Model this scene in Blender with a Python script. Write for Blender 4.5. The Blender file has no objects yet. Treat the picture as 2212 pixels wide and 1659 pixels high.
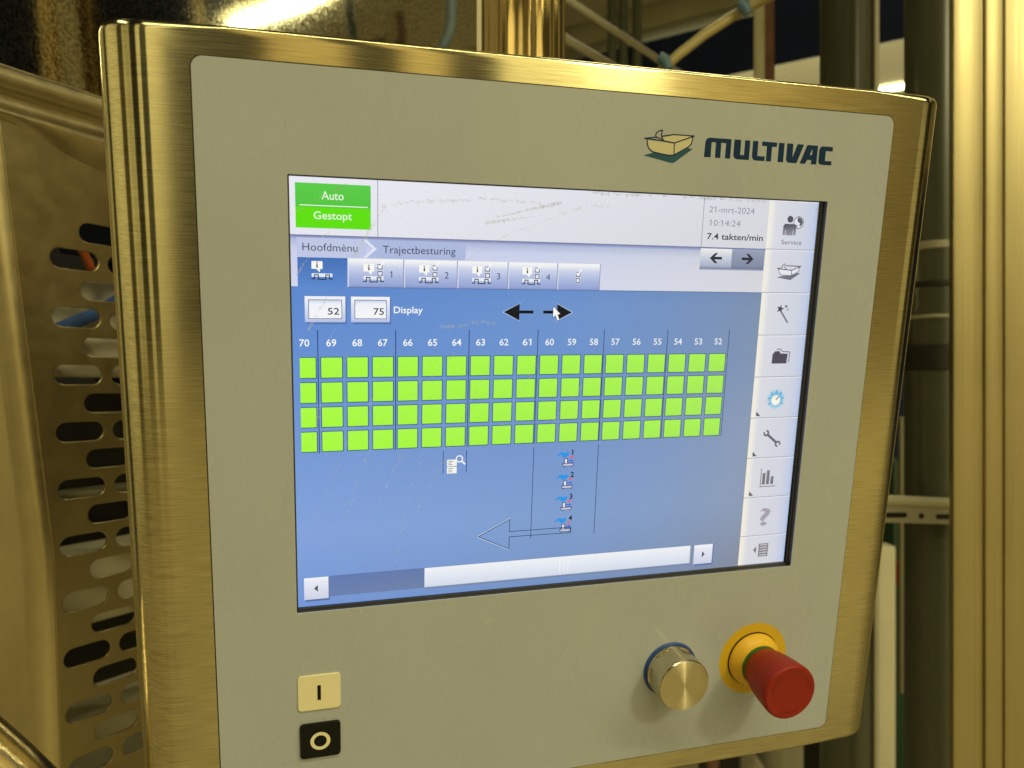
import bpy, bmesh, math, random
from mathutils import Vector, Matrix
random.seed(7)
S = bpy.context.scene
C = S.collection
PI = math.pi

# ---------------------------------------------------------------- camera, world, lamps, exposure
CZ = 1.5
cam_d = bpy.data.cameras.new('camera')
cam = bpy.data.objects.new('camera', cam_d); C.objects.link(cam)
cam.location = (0, 0, CZ); cam.rotation_euler = (PI/2, 0, 0)
cam_d.sensor_width = 36; cam_d.lens = 3028/4032*36
cam_d.clip_start = 0.02; cam_d.clip_end = 200
cam_d.dof.use_dof = True; cam_d.dof.focus_distance = 0.41; cam_d.dof.aperture_fstop = 10.0
S.camera = cam

world = bpy.data.worlds.new('World'); S.world = world; world.use_nodes = True
bgn = world.node_tree.nodes['Background']
bgn.inputs[0].default_value = (1.0, 0.88, 0.45, 1); bgn.inputs[1].default_value = 0.012

def lamp(name, loc, target, power, sx, sy, col=(1, 0.92, 0.49)):
    d = bpy.data.lights.new(name, 'AREA'); d.shape = 'RECTANGLE'; d.size = sx; d.size_y = sy
    d.energy = power; d.color = col
    o = bpy.data.objects.new(name, d); C.objects.link(o); o.location = loc
    o.rotation_euler = (Vector(target)-Vector(loc)).to_track_quat('-Z', 'Y').to_euler()
    return o
lamp('key_or_fill_lamp', (1.75, -1.65, 3.05), (0.05, 0.4, 1.4), 19, 0.32, 0.32)
lamp('key_or_fill_lamp', (2.6, -1.5, 4.6), (3.0, -4.0, 1.2), 400, 6.5, 0.5)  # added lamp, washes the unseen rear wall that the frame reflects
lamp('key_or_fill_lamp', (-2.0, -0.4, 4.2), (-4.0, -0.6, 1.2), 50, 1.8, 0.5)  # added lamp, brightens the unseen left wall mirrored in the cover
lamp('key_or_fill_lamp', (1.0, 3.4, 4.9), (0.6, 3.0, 1.0), 58, 2.0, 0.6)  # added fill lamp, brightens beams and posts behind the panel

S.view_settings.view_transform = 'Standard'; S.view_settings.look = 'None'
S.view_settings.exposure = 0; S.view_settings.gamma = 1
S.render.resolution_x = 1024; S.render.resolution_y = 768
S.cycles.max_bounces = 7; S.cycles.transparent_max_bounces = 10

# ---------------------------------------------------------------- helpers
def lin(c):
    return tuple(((x/255)/12.92 if x <= 10.3 else ((x/255+0.055)/1.055)**2.4) for x in c)

def link(name, me, mat=None, parent=None, loc=None, rot=None):
    o = bpy.data.objects.new(name, me); C.objects.link(o)
    if mat is not None and me is not None:
        me.materials.clear(); me.materials.append(mat)
    if parent is not None: o.parent = parent
    if loc is not None: o.location = loc
    if rot is not None: o.rotation_euler = rot
    return o

def tag(o, label, cat, group=None):
    o['label'] = label; o['category'] = cat
    if group: o['group'] = group
    return o

def thing(name, label, cat, loc=(0, 0, 0), group=None):
    o = bpy.data.objects.new(name, None); C.objects.link(o); o.location = loc
    o.empty_display_size = 0.05
    return tag(o, label, cat, group)

def struct(o): o['kind'] = 'structure'; return o

def mesh(name, vs, fs, smooth=False):
    me = bpy.data.meshes.new(name); me.from_pydata([tuple(v) for v in vs], [], fs); me.update()
    if smooth:
        for p in me.polygons: p.use_smooth = True
    return me

def bm_mesh(name, bm, smooth=False, angle=None):
    bmesh.ops.recalc_face_normals(bm, faces=bm.faces)
    me = bpy.data.meshes.new(name); bm.to_mesh(me); bm.free()
    if smooth:
        for p in me.polygons: p.use_smooth = True
    if angle is not None:
        me.set_sharp_from_angle(angle=math.radians(angle))
    return me

def lathe(prof, n=64, cap=True):
    """profile of (radius, z) swept round the z axis"""
    bm = bmesh.new(); rings = []
    for r, z in prof:
        if r < 1e-6: rings.append([bm.verts.new((0, 0, z))])
        else: rings.append([bm.verts.new((r*math.cos(2*PI*i/n), r*math.sin(2*PI*i/n), z)) for i in range(n)])
    for A, B in zip(rings, rings[1:]):
        for i in range(n):
            j = (i+1) % n
            if len(A) == 1 and len(B) == 1: continue
            if len(A) == 1: bm.faces.new((A[0], B[j], B[i]))
            elif len(B) == 1: bm.faces.new((A[i], A[j], B[0]))
            else: bm.faces.new((A[i], A[j], B[j], B[i]))
    return bm

def tube_bm(pts, r, n=20, cap=True, bm=None):
    """round tube along a polyline of world points; r may be a list"""
    bm = bm or bmesh.new(); pts = [Vector(p) for p in pts]
    rs = r if isinstance(r, (list, tuple)) else [r]*len(pts)
    rings = []; up = None
    for i, p in enumerate(pts):
        t = (pts[min(i+1, len(pts)-1)]-pts[max(i-1, 0)]).normalized()
        if up is None: up = t.orthogonal().normalized()
        up = (up-t*up.dot(t)).normalized(); sd = t.cross(up)
        rings.append([bm.verts.new(p+(up*math.cos(2*PI*k/n)+sd*math.sin(2*PI*k/n))*rs[i]) for k in range(n)])
    for A, B in zip(rings, rings[1:]):
        for i in range(n): bm.faces.new((A[i], A[(i+1) % n], B[(i+1) % n], B[i]))
    if cap: bm.faces.new(rings[0]); bm.faces.new(rings[-1])
    return bm

def box_bm(o, ex, ey, ez, bevel=0.0, bm=None, seg=2):
    """box with corner-centre o and three edge vectors (full sizes), o is the centre"""
    bm = bm or bmesh.new(); o = Vector(o); ex, ey, ez = Vector(ex)/2, Vector(ey)/2, Vector(ez)/2
    v = [bm.verts.new(o+ex*a+ey*b+ez*c) for a in (-1, 1) for b in (-1, 1) for c in (-1, 1)]
    fs = [bm.faces.new([v[i] for i in q]) for q in ((0, 1, 3, 2), (4, 6, 7, 5), (0, 4, 5, 1), (2, 3, 7, 6), (0, 2, 6, 4), (1, 5, 7, 3))]
    bmesh.ops.recalc_face_normals(bm, faces=fs)
    if bevel > 0:
        es = {e for f in fs for e in f.edges}
        bmesh.ops.bevel(bm, geom=list(es), offset=bevel, segments=seg, affect='EDGES', profile=0.5)
    return bm

def fill2d(outline, holes=(), extrude=0.0, bevel=0.0, res=1):
    """flat plate with holes in the local xy plane, through a filled 2D curve"""
    cu = bpy.data.curves.new('tmp', 'CURVE'); cu.dimensions = '2D'; cu.fill_mode = 'BOTH'
    cu.extrude = extrude; cu.bevel_depth = bevel; cu.bevel_resolution = res
    for loop in [outline]+list(holes):
        sp = cu.splines.new('POLY'); sp.points.add(len(loop)-1)
        for p, q in zip(sp.points, loop): p.co = (q[0], q[1], 0, 1)
        sp.use_cyclic_u = True
    ob = bpy.data.objects.new('tmp', cu); C.objects.link(ob)
    dg = bpy.context.evaluated_depsgraph_get(); dg.update()
    me = bpy.data.meshes.new_from_object(ob.evaluated_get(dg))
    bpy.data.objects.remove(ob); bpy.data.curves.remove(cu)
    return me

_txt = {}
def text_geo(s, bold=0.0):
    if (s, bold) in _txt: return _txt[(s, bold)]
    cu = bpy.data.curves.new('tmp', 'FONT'); cu.body = s; cu.resolution_u = 3; cu.offset = bold
    ob = bpy.data.objects.new('tmp', cu); C.objects.link(ob)
    dg = bpy.context.evaluated_depsgraph_get(); dg.update()
    me = bpy.data.meshes.new_from_object(ob.evaluated_get(dg))
    vs = [(v.co.x, v.co.y) for v in me.vertices]; fs = [tuple(p.vertices) for p in me.polygons]
    bpy.data.objects.remove(ob); bpy.data.curves.remove(cu); bpy.data.meshes.remove(me)
    _txt[(s, bold)] = (vs, fs)
    if '1' in s and s != '1':          # give the plain upright figure one its flag
        ov, _ = text_geo('1', bold); w = max(v[0] for v in ov)-min(v[0] for v in ov); h = max(v[1] for v in ov)
        for i, ch in enumerate(s):
            if ch != '1' or w > .3: continue
            pv, _ = text_geo(s[:i+1], bold) if i+1 < len(s) else (vs, fs)
            x = max(v[0] for v in pv)-w*.5 if pv else 0
            k = len(vs); vs += [(x, h), (x-.17, h*.80), (x-.17, h*.70), (x, h*.86)]; fs.append((k, k+1, k+2, k+3))
    elif s == '1':
        w = max(v[0] for v in vs)-min(v[0] for v in vs); h = max(v[1] for v in vs); x = max(v[0] for v in vs)-w*.5; k = len(vs)
        if w < .3: vs += [(x, h), (x-.17, h*.80), (x-.17, h*.70), (x, h*.86)]; fs.append((k, k+1, k+2, k+3))
    return vs, fs

def rrect(x0, y0, x1, y1, r, n=6):
    P = []
    for cx, cy, a in ((x1-r, y1-r, 0), (x0+r, y1-r, 90), (x0+r, y0+r, 180), (x1-r, y0+r, 270)):
        for i in range(n+1):
            t = math.radians(a+90*i/n); P.append((cx+r*math.cos(t), cy+r*math.sin(t)))
    return P

def W(u, v, d):
    """a point of the hall: sight direction measured in the photograph (2212 x 1659 grid) and distance in metres"""
    return Vector(((u-1106)/1661*d, d, CZ+(829.5-v)/1661*d))

# ---------------------------------------------------------------- materials
def mat(name):
    m = bpy.data.materials.new(name); m.use_nodes = True
    nt = m.node_tree; b = nt.nodes['Principled BSDF']
    return m, nt, b

def N(nt, typ, **kw):
    n = nt.nodes.new(typ)
    for k, v in kw.items(): setattr(n, k, v)
    return n

def coords(nt, scale, kind='Object', rot=(0, 0, 0)):
    t = N(nt, 'ShaderNodeTexCoord'); mp = N(nt, 'ShaderNodeMapping')
    mp.inputs['Scale'].default_value = scale; mp.inputs['Rotation'].default_value = rot
    nt.links.new(t.outputs[kind], mp.inputs[0]); return mp.outputs[0]

def noise(nt, vec, scale=1.0, detail=4, rough=0.6):
    n = N(nt, 'ShaderNodeTexNoise'); n.inputs['Scale'].default_value = scale
    n.inputs['Detail'].default_value = detail; n.inputs['Roughness'].default_value = rough
    nt.links.new(vec, n.inputs['Vector']); return n.outputs['Fac']

def ramp(nt, fac, stops):
    r = N(nt, 'ShaderNodeValToRGB'); e = r.color_ramp.elements
    while len(e) < len(stops): e.new(0.5)
    for k, (p, c) in zip(e, stops):
        k.position = p; k.color = (*c, 1) if len(c) == 3 else c
    nt.links.new(fac, r.inputs[0]); return r.outputs[0]

def rng(nt, fac, a, b, lo=0.0, hi=1.0):
    m = N(nt, 'ShaderNodeMapRange'); m.inputs[1].default_value = lo; m.inputs[2].default_value = hi
    m.inputs[3].default_value = a; m.inputs[4].default_value = b
    nt.links.new(fac, m.inputs[0]); return m.outputs[0]

def bump(nt, b, h, strength, dist=0.001):
    n = N(nt, 'ShaderNodeBump'); n.inputs['Strength'].default_value = strength; n.inputs['Distance'].default_value = dist
    nt.links.new(h, n.inputs['Height']); nt.links.new(n.outputs[0], b.inputs['Normal'])

def brushed(name, col, rough=0.3, scale=(6, 900, 900), aniso=0.0, tangent=(0, 1, 0), var=0.12, bstr=0.25, spots=0.0, det=5):
    m, nt, b = mat(name)
    b.inputs['Metallic'].default_value = 1
    f = noise(nt, coords(nt, scale), 1.0, det, 0.65)
    g = noise(nt, coords(nt, (7, 7, 7)), 1.0, 3, 0.5)
    mx = N(nt, 'ShaderNodeMix', data_type='FLOAT'); mx.inputs[0].default_value = 0.35
    nt.links.new(f, mx.inputs[2]); nt.links.new(g, mx.inputs[3])
    nt.links.new(ramp(nt, mx.outputs[0], [(0.3, tuple(c*(1-var) for c in col)), (0.7, tuple(min(1, c*(1+var)) for c in col))]), b.inputs['Base Color'])
    nt.links.new(rng(nt, mx.outputs[0], rough*0.8, rough*1.25, 0.3, 0.7), b.inputs['Roughness'])
    if aniso:
        b.inputs['Anisotropic'].default_value = aniso
        vt = N(nt, 'ShaderNodeVectorTransform', vector_type='VECTOR', convert_from='OBJECT', convert_to='WORLD')
        vt.inputs[0].default_value = tangent
        nt.links.new(vt.outputs[0], b.inputs['Tangent'])
    if bstr: bump(nt, b, f, bstr, 0.0004)
    return m

def paint(name, col, rough=0.5, var=0.12, sc=30, spec=0.5, bstr=0.0, metal=0.0):
    m, nt, b = mat(name)
    f = noise(nt, coords(nt, (sc, sc, sc)), 1.0, 5, 0.6)
    nt.links.new(ramp(nt, f, [(0.3, tuple(c*(1-var) for c in col)), (0.7, tuple(c*(1+var) for c in col))]), b.inputs['Base Color'])
    b.inputs['Roughness'].default_value = rough; b.inputs['Specular IOR Level'].default_value = spec
    b.inputs['Metallic'].default_value = metal
    if bstr: bump(nt, b, f, bstr, 0.0005)
    return m

STEEL = (0.68, 0.595, 0.375)
M = {}
M['frame'] = brushed('brushed_steel', STEEL, 0.16, (30, 2400, 300), 0.95, (0, 1, 0), 0.50, 0.0, 0.0, 3)
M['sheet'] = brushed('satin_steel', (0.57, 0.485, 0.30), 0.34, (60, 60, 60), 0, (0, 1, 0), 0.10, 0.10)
M['slotted'] = brushed('shaded_slotted_steel', (0.40, 0.335, 0.19), 0.36, (60, 60, 60), 0, (0, 1, 0), 0.10, 0.10)  # satin steel darkened, the side's dark reflection put into the colour
M['post'] = brushed('ground_steel_tube', (0.70, 0.58, 0.36), 0.20, (700, 700, 5), 0.5, (1, 0, 0), 0.14, 0.2)
M['column'] = brushed('brushed_column_steel', (0.56, 0.48, 0.285), 0.42, (300, 300, 3), 0.3, (1, 0, 0), 0.14, 0.15)
M['foil'] = paint('grey_front_foil', (0.455, 0.485, 0.56), 0.20, 0.03, 14, 0.5)
_nt = M['foil'].node_tree; _nt.links.new(rng(_nt, noise(_nt, coords(_nt, (18, 11, 9)), 1.0, 5, 0.6), .15, .34, .35, .65), _nt.nodes['Principled BSDF'].inputs['Roughness'])
M['seam'] = paint('dark_joint', (0.03, 0.025, 0.012), 0.7)
M['black'] = paint('black_plastic', (0.008, 0.008, 0.008), 0.5, 0.1, 30, 0.2)
M['bezel'] = paint('dark_window_edge', (0.035, 0.030, 0.020), 0.45, 0.15)
M['yellow'] = paint('yellow_plastic', (0.85, 0.50, 0.03), 0.38, 0.04, 60, 0.5)
M['yellowdisc'] = paint('yellow_label', (0.72, 0.46, 0.02), 0.5, 0.04, 60, 0.4)
M['red'] = paint('red_plastic', (0.29, 0.017, 0.008), 0.42, 0.05, 60, 0.32)
M['reddark'] = paint('red_engraving', (0.20, 0.010, 0.004), 0.6, 0.05)
M['green'] = paint('green_plastic', (0.015, 0.12, 0.012), 0.45)
M['blue'] = paint('blue_seal', (0.02, 0.07, 0.32), 0.45)
M['cream'] = paint('cream_key', (0.90, 0.82, 0.56), 0.45, 0.03, 40)
M['emblemfill'] = paint('pale_print', (0.66, 0.60, 0.42), 0.5, 0.03)
M['navyprint'] = paint('navy_print', (0.004, 0.030, 0.105), 0.5, 0.1, 30, 0.2)
M['tealprint'] = paint('teal_print', (0.030, 0.100, 0.17), 0.5, 0.1, 30, 0.2)
M['navy'] = paint('navy_cladding', (0.022, 0.034, 0.115), 0.8, 0.2, 1.5)
M['beam'] = paint('tan_painted_steel', (0.50, 0.46, 0.36), 0.55, 0.08, 3)
M['darkpost'] = paint('dark_green_grey_profile', (0.085, 0.090, 0.060), 0.30, 0.15, 4, 0.5)
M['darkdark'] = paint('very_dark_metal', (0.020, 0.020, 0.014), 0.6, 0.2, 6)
M['pale'] = paint('pale_enamel', (0.76, 0.71, 0.54), 0.5, 0.06, 6)
M['olive'] = paint('olive_painted_metal', (0.22, 0.20, 0.12), 0.5, 0.1, 6)
M['strap'] = paint('slate_blue_hose', (0.14, 0.20, 0.25), 0.55, 0.1, 40)
M['bluefit'] = paint('blue_fitting', (0.12, 0.22, 0.36), 0.4, 0.1, 60)
M['clearhose'] = paint('yellowed_hose', (0.55, 0.46, 0.20), 0.35, 0.1, 20)
M['rust'] = paint('red_brown_pipe', (0.24, 0.11, 0.08), 0.5, 0.15, 10)
M['floor'] = paint('grey_green_floor', (0.30, 0.26, 0.16), 0.45, 0.15, 2)
M['palewall'] = paint('pale_wall_panel', (0.72, 0.68, 0.52), 0.6, 0.08, 0.8)
M['midwall'] = paint('buff_wall_panel', (0.38, 0.31, 0.17), 0.6, 0.08, 0.8)
M['olivewall'] = paint('olive_wall_panel', (0.17, 0.13, 0.055), 0.6, 0.1, 0.8)
M['darkwall'] = paint('dark_wall_panel', (0.06, 0.05, 0.022), 0.6, 0.1, 0.8)
M['wall'] = paint('hall_cladding', (0.20, 0.18, 0.12), 0.7, 0.1, 0.8)
M['redsmall'] = paint('red_enamel', (0.35, 0.03, 0.02), 0.5)
M['greensmall'] = paint('dark_green_enamel', (0.02, 0.06, 0.03), 0.5)
M['bluecloth'] = paint('blue_hose', (0.05, 0.13, 0.45), 0.5)
M['orange'] = paint('orange_cap', (0.45, 0.10, 0.02), 0.5)

def scratched():
    """old cover sheet: glossy steel with a worn, streaky finish and dried drops"""
    m, nt, b = mat('scratched_steel'); b.inputs['Metallic'].default_value = 1
    v = coords(nt, (420, 420, 330))
    f = noise(nt, v, 1.0, 8, 0.72)
    g = noise(nt, coords(nt, (700, 700, 500)), 1.0, 4, 0.6)
    vo = N(nt, 'ShaderNodeTexVoronoi', feature='F1'); vo.inputs['Scale'].default_value = 1.0
    nt.links.new(coords(nt, (38, 38, 26)), vo.inputs['Vector'])
    ring = N(nt, 'ShaderNodeMath', operation='COMPARE'); ring.inputs[1].default_value = 0.15; ring.inputs[2].default_value = 0.035
    nt.links.new(vo.outputs['Distance'], ring.inputs[0])
    nt.links.new(ramp(nt, f, [(0.38, (0.20, 0.19, 0.14)), (0.62, (0.76, 0.70, 0.53))]), b.inputs['Base Color'])
    nt.links.new(rng(nt, f, 0.03, 0.10, 0.35, 0.65), b.inputs['Roughness'])
    ad = N(nt, 'ShaderNodeMath', operation='MULTIPLY_ADD'); ad.inputs[1].default_value = 0.5
    nt.links.new(ring.outputs[0], ad.inputs[0]); nt.links.new(f, ad.inputs[2])
    a2 = N(nt, 'ShaderNodeMath', operation='MULTIPLY_ADD'); a2.inputs[1].default_value = 0.35
    nt.links.new(g, a2.inputs[0]); nt.links.new(ad.outputs[0], a2.inputs[2])
    bump(nt, b, g, 0.05, 0.00006)
    return m
M['scratched'] = scratched()

def spun():
    """turned end face of the knob: fine rings round the axis"""
    m, nt, b = mat('turned_steel'); b.inputs['Metallic'].default_value = 1
    b.inputs['Base Color'].default_value = (0.76, 0.68, 0.48, 1)
    b.inputs['Roughness'].default_value = 0.33; b.inputs['Anisotropic'].default_value = 1.0; b.inputs['Anisotropic Rotation'].default_value = 0.25
    t = N(nt, 'ShaderNodeTangent', direction_type='RADIAL', axis='Z')
    nt.links.new(t.outputs[0], b.inputs['Tangent'])
    return m
M['spun'] = spun()
M['knob'] = brushed('knob_steel', (0.64, 0.59, 0.46), 0.20, (400, 400, 40), 0, (0, 0, 1), 0.1, 0.1)

def screen_mat():
    m = bpy.data.materials.new('lit_display'); m.use_nodes = True; nt = m.node_tree
    nt.nodes.clear()
    o = N(nt, 'ShaderNodeOutputMaterial'); e = N(nt, 'ShaderNodeEmission')
    a = N(nt, 'ShaderNodeVertexColor', layer_name='pixel')
    f = noise(nt, coords(nt, (1100, 1100, 1)), 1.0, 2, 0.5)
    k = rng(nt, f, 0.965, 1.03, 0.3, 0.7)
    mx = N(nt, 'ShaderNodeVectorMath', operation='SCALE')
    nt.links.new(a.outputs[0], mx.inputs[0]); nt.links.new(k, mx.inputs['Scale'])
    nt.links.new(mx.outputs[0], e.inputs[0]); e.inputs[1].default_value = 1.0
    nt.links.new(e.outputs[0], o.inputs[0])
    return m
M['lit'] = screen_mat()

def smear_mat():
    """clear touch glass carrying dried wipe marks"""
    m = bpy.data.materials.new('smeared_glass'); m.use_nodes = True; nt = m.node_tree; nt.nodes.clear()
    o = N(nt, 'ShaderNodeOutputMaterial'); tr = N(nt, 'ShaderNodeBsdfTransparent'); gl = N(nt, 'ShaderNodeBsdfGlossy'); gl.inputs['Roughness'].default_value = 0.25
    fr = N(nt, 'ShaderNodeFresnel'); fr.inputs[0].default_value = 1.35
    x2 = N(nt, 'ShaderNodeMixShader'); nt.links.new(fr.outputs[0], x2.inputs[0])
    nt.links.new(tr.outputs[0], x2.inputs[1]); nt.links.new(gl.outputs[0], x2.inputs[2])
    nt.links.new(x2.outputs[0], o.inputs[0])
    return m
M['smear'] = smear_mat()
def dirt_mat():
    """a film of dried cleaning water, half see-through"""
    m = bpy.data.materials.new('dried_water_mark'); m.use_nodes = True; nt = m.node_tree; nt.nodes.clear()
    o = N(nt, 'ShaderNodeOutputMaterial'); tr = N(nt, 'ShaderNodeBsdfTransparent'); df = N(nt, 'ShaderNodeBsdfDiffuse')
    df.inputs[0].default_value = (0.78, 0.84, 1.0, 1)
    k = rng(nt, noise(nt, coords(nt, (700, 700, 1)), 1.0, 4, 0.6), 0.05, 0.34, 0.40, 0.62)
    x = N(nt, 'ShaderNodeMixShader'); nt.links.new(k, x.inputs[0])
    nt.links.new(tr.outputs[0], x.inputs[1]); nt.links.new(df.outputs[0], x.inputs[2]); nt.links.new(x.outputs[0], o.inputs[0])
    return m
M['dirt'] = dirt_mat()
def emit(name, col, k):
    m = bpy.data.materials.new(name); m.use_nodes = True; nt = m.node_tree; nt.nodes.clear()
    o = N(nt, 'ShaderNodeOutputMaterial'); e = N(nt, 'ShaderNodeEmission'); e.inputs[0].default_value = (*col, 1); e.inputs[1].default_value = k
    nt.links.new(e.outputs[0], o.inputs[0]); return m
M['tube'] = emit('lamp_tube_glow', (1.0, 0.95, 0.50), 14)

# ---------------------------------------------------------------- the hall
HA = Vector((-0.8523, 0.5230, 0)); HB = Vector((0.5101, 0.8601, 0)); UP = Vector((0, 0, 1))
struct(link('floor', mesh('floor', [(-14, -10, 0), (14, -10, 0), (14, 14, 0), (-14, 14, 0)], [(0, 1, 2, 3)]), M['floor']))
struct(link('ceiling', mesh('ceiling', [(-14, -.4, 5.6), (-14, 14, 5.6), (20, 14, 5.6), (20, -.4, 5.6)], [(0, 1, 2, 3)]), M['navy']))
struct(link('wall', mesh('hall_wall', [HB*7-HA*14, HB*7+HA*12, HB*7+HA*12+UP*5.6, HB*7-HA*14+UP*5.6], [(0, 1, 2, 3)]), M['navy']))
def side_wall(name, x, spans, z):
    for a, b, mt in spans:
        struct(link('wall', mesh(name, [(x, a, 0), (x, b, 0), (x, b, z), (x, a, z)], [(0, 1, 2, 3)]), M[mt]))
side_wall('right_wall', 9.5, ((-4.2, -1.1, 'palewall'), (-1.1, 1.6, 'darkwall'), (1.6, 3.2, 'palewall'), (3.2, 5, 'midwall')), 3.6)  # unseen wall, pale and dark spans added for the steel to mirror
side_wall('left_wall', -4, ((-4.2, -3.3, 'palewall'), (-3.3, -2.0, 'darkwall'), (-2.0, .6, 'palewall'), (.6, 1.4, 'darkwall'), (1.4, 3, 'palewall')), 4.2)  # unseen wall, dark spans added to stripe reflections on the rounded edge
# unseen rear wall: pale and dark strips added, spaced for the bands the frame reflects
bays = [(-4, -2.7, 1), (-2.7, -1.5, 0), (-1.5, -.85, 1), (-.85, -.06, 0), (-.06, .17, 1), (.17, .74, 0), (.74, 1.24, 2), (1.24, 1.62, 0), (1.62, 1.95, 2), (1.95, 2.34, 0), (2.34, 3.9, 1), (3.9, 4.8, 2), (4.8, 9.5, 2)]
for kind, mt in ((0, 'darkdark'), (1, 'palewall'), (2, 'midwall'), (3, 'olivewall')):
    vs, fs = [], []
    for a, b, k in bays:
        if k != kind: continue
        y = -4.0-(.5 if k == 0 else .05*k); n = len(vs)
        vs += [(a, y, 0), (b, y, 0), (b, y, 4.4), (a, y, 4.4)]; fs.append((n, n+1, n+2, n+3))
    struct(link('wall', mesh('rear_wall', vs, fs), M[mt]))

# ---------------------------------------------------------------- control panel: frame of reference
PW = Matrix(((0.9631894, 0.0298464, 0.2671616, 0.0345580),
             (0.2680779, -0.1806160, -0.9463150, 0.4247091),
             (0.0200096, 0.9831007, -0.1819686, CZ-0.0075414), (0, 0, 0, 1)))
panel = thing('operator_console', 'brushed steel operator panel with grey front and lit touch screen', 'control panel')
panel.matrix_world = PW
mm = 0.001

def housing():
    xf, R, zb = 208, 24, -75
    prof = []   # (centre x, centre z, direction angle, radius, edge radius)
    seg = 5
    base = []
    def arc(cx, cz, a0, a1, r, eb):
        for i in range(15):
            base.append((cx, cz, a0+(a1-a0)*i/14, r, eb))
    # points as centre + r*(cos,sin) in the x-z plane, going round from the right side over the front to the left
    base.append((xf+R-3, zb+3, -PI/4, 3*1.2, 3))
    arc(xf, -R, 0.0, PI/2, R, 4.5)
    for i in range(1, 12):
        base.append((xf-2*xf*i/12, -R, PI/2, R, 2.2))
    arc(-xf, -R, PI/2, PI, R, 4.5)
    base.append((-xf-R+3, zb+3, PI+PI/4, 3*1.2, 3))
    top, bot = 175.6, -243.6
    bm = bmesh.new(); rings = []
    K = 5
    levels = [('t', k) for k in range(K+1)]+[('b', k) for k in range(K, -1, -1)]
    for side, k in levels:
        th = PI/2*k/K
        ring = []
        for cx, cz, a, r, eb in base:
            e = eb*(1-math.sin(th)); dy = eb*(1-math.cos(th))
            rr = max(r-e, 0.2)
            y = top-dy if side == 't' else bot+dy
            ring.append(bm.verts.new((cx*mm+rr*math.cos(a)*mm, y*mm, cz*mm+rr*math.sin(a)*mm)))
        rings.append(ring)
    n = len(base)
    fr = [i for i in range(n) if abs(base[i][2]-PI/2) < 1e-6 and base[i][1] == -R]
    for q, (A, B) in enumerate(zip(rings, rings[1:])):
        for i in range(n):
            if q == K and i in fr and (i+1) in fr: continue
            bm.faces.new((A[i], B[i], B[(i+1) % n], A[(i+1) % n]))
    # front sheet with the display window cut out
    T, B = [rings[K][i] for i in fr], [rings[K+1][i] for i in fr]      # run from right to left
    hx, hy = .1503, .1123
    w = [bm.verts.new(p) for p in ((hx, hy, 0), (-hx, hy, 0), (-hx, -hy, 0), (hx, -hy, 0))]
    bm.faces.new(T+[w[1], w[0]]); bm.faces.new(B[::-1]+[w[3], w[2]])
    bm.faces.new((T[0], w[0], w[3], B[0])); bm.faces.new((T[-1], B[-1], w[2], w[1]))
    bm.faces.new(rings[0]); bm.faces.new(rings[-1])
    return bm_mesh('housing', bm, True, 32)
hs = link('housing', housing(), M['frame'], panel)

def zshift(me, z):
    for v in me.vertices: v.co.z += z
    me.update(); return me
OX0, OX1, OY0, OY1 = -0.1904, 0.1892, -0.2299, 0.1615
link('joint', zshift(fill2d(rrect(OX0-.0007, OY0-.0007, OX1+.0007, OY1+.0007, .0055), [rrect(-.15, -.112, .15, .112, .0004, 1)[::-1]]), .00006), M['seam'], panel)
KX, KY, EX, EY = 0.0703, -0.1722, 0.1285, -0.1725
link('front_foil', zshift(fill2d(rrect(OX0, OY0, OX1, OY1, .005), [rrect(-.15, -.112, .15, .112, .0004, 1)[::-1]], 0.0002, 0.00008), .00026), M['foil'], panel)
# recess of the display window: sloping dark frame from the front down to the screen
bm = bmesh.new()
def rect_ring(x0, y0, x1, y1, z): return [bm.verts.new(p) for p in ((x0, y0, z), (x1, y0, z), (x1, y1, z), (x0, y1, z))]
r0 = rect_ring(-.15, -.112, .15, .112, .0003); r1 = rect_ring(-.15, -.112, .15, .112, -.0028)
r1b = rect_ring(-.1492, -.1113, .1492, .1115, -.0030); r2 = rect_ring(-.1492, -.1113, .1492, .1115, -.0052)
for A, B in ((r0, r1), (r1, r1b), (r1b, r2)):
    for i in range(4): bm.faces.new((A[i], A[(i+1) % 4], B[(i+1) % 4], B[i]))
link('window_frame', bm_mesh('window_frame', bm), M['bezel'], panel)

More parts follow.
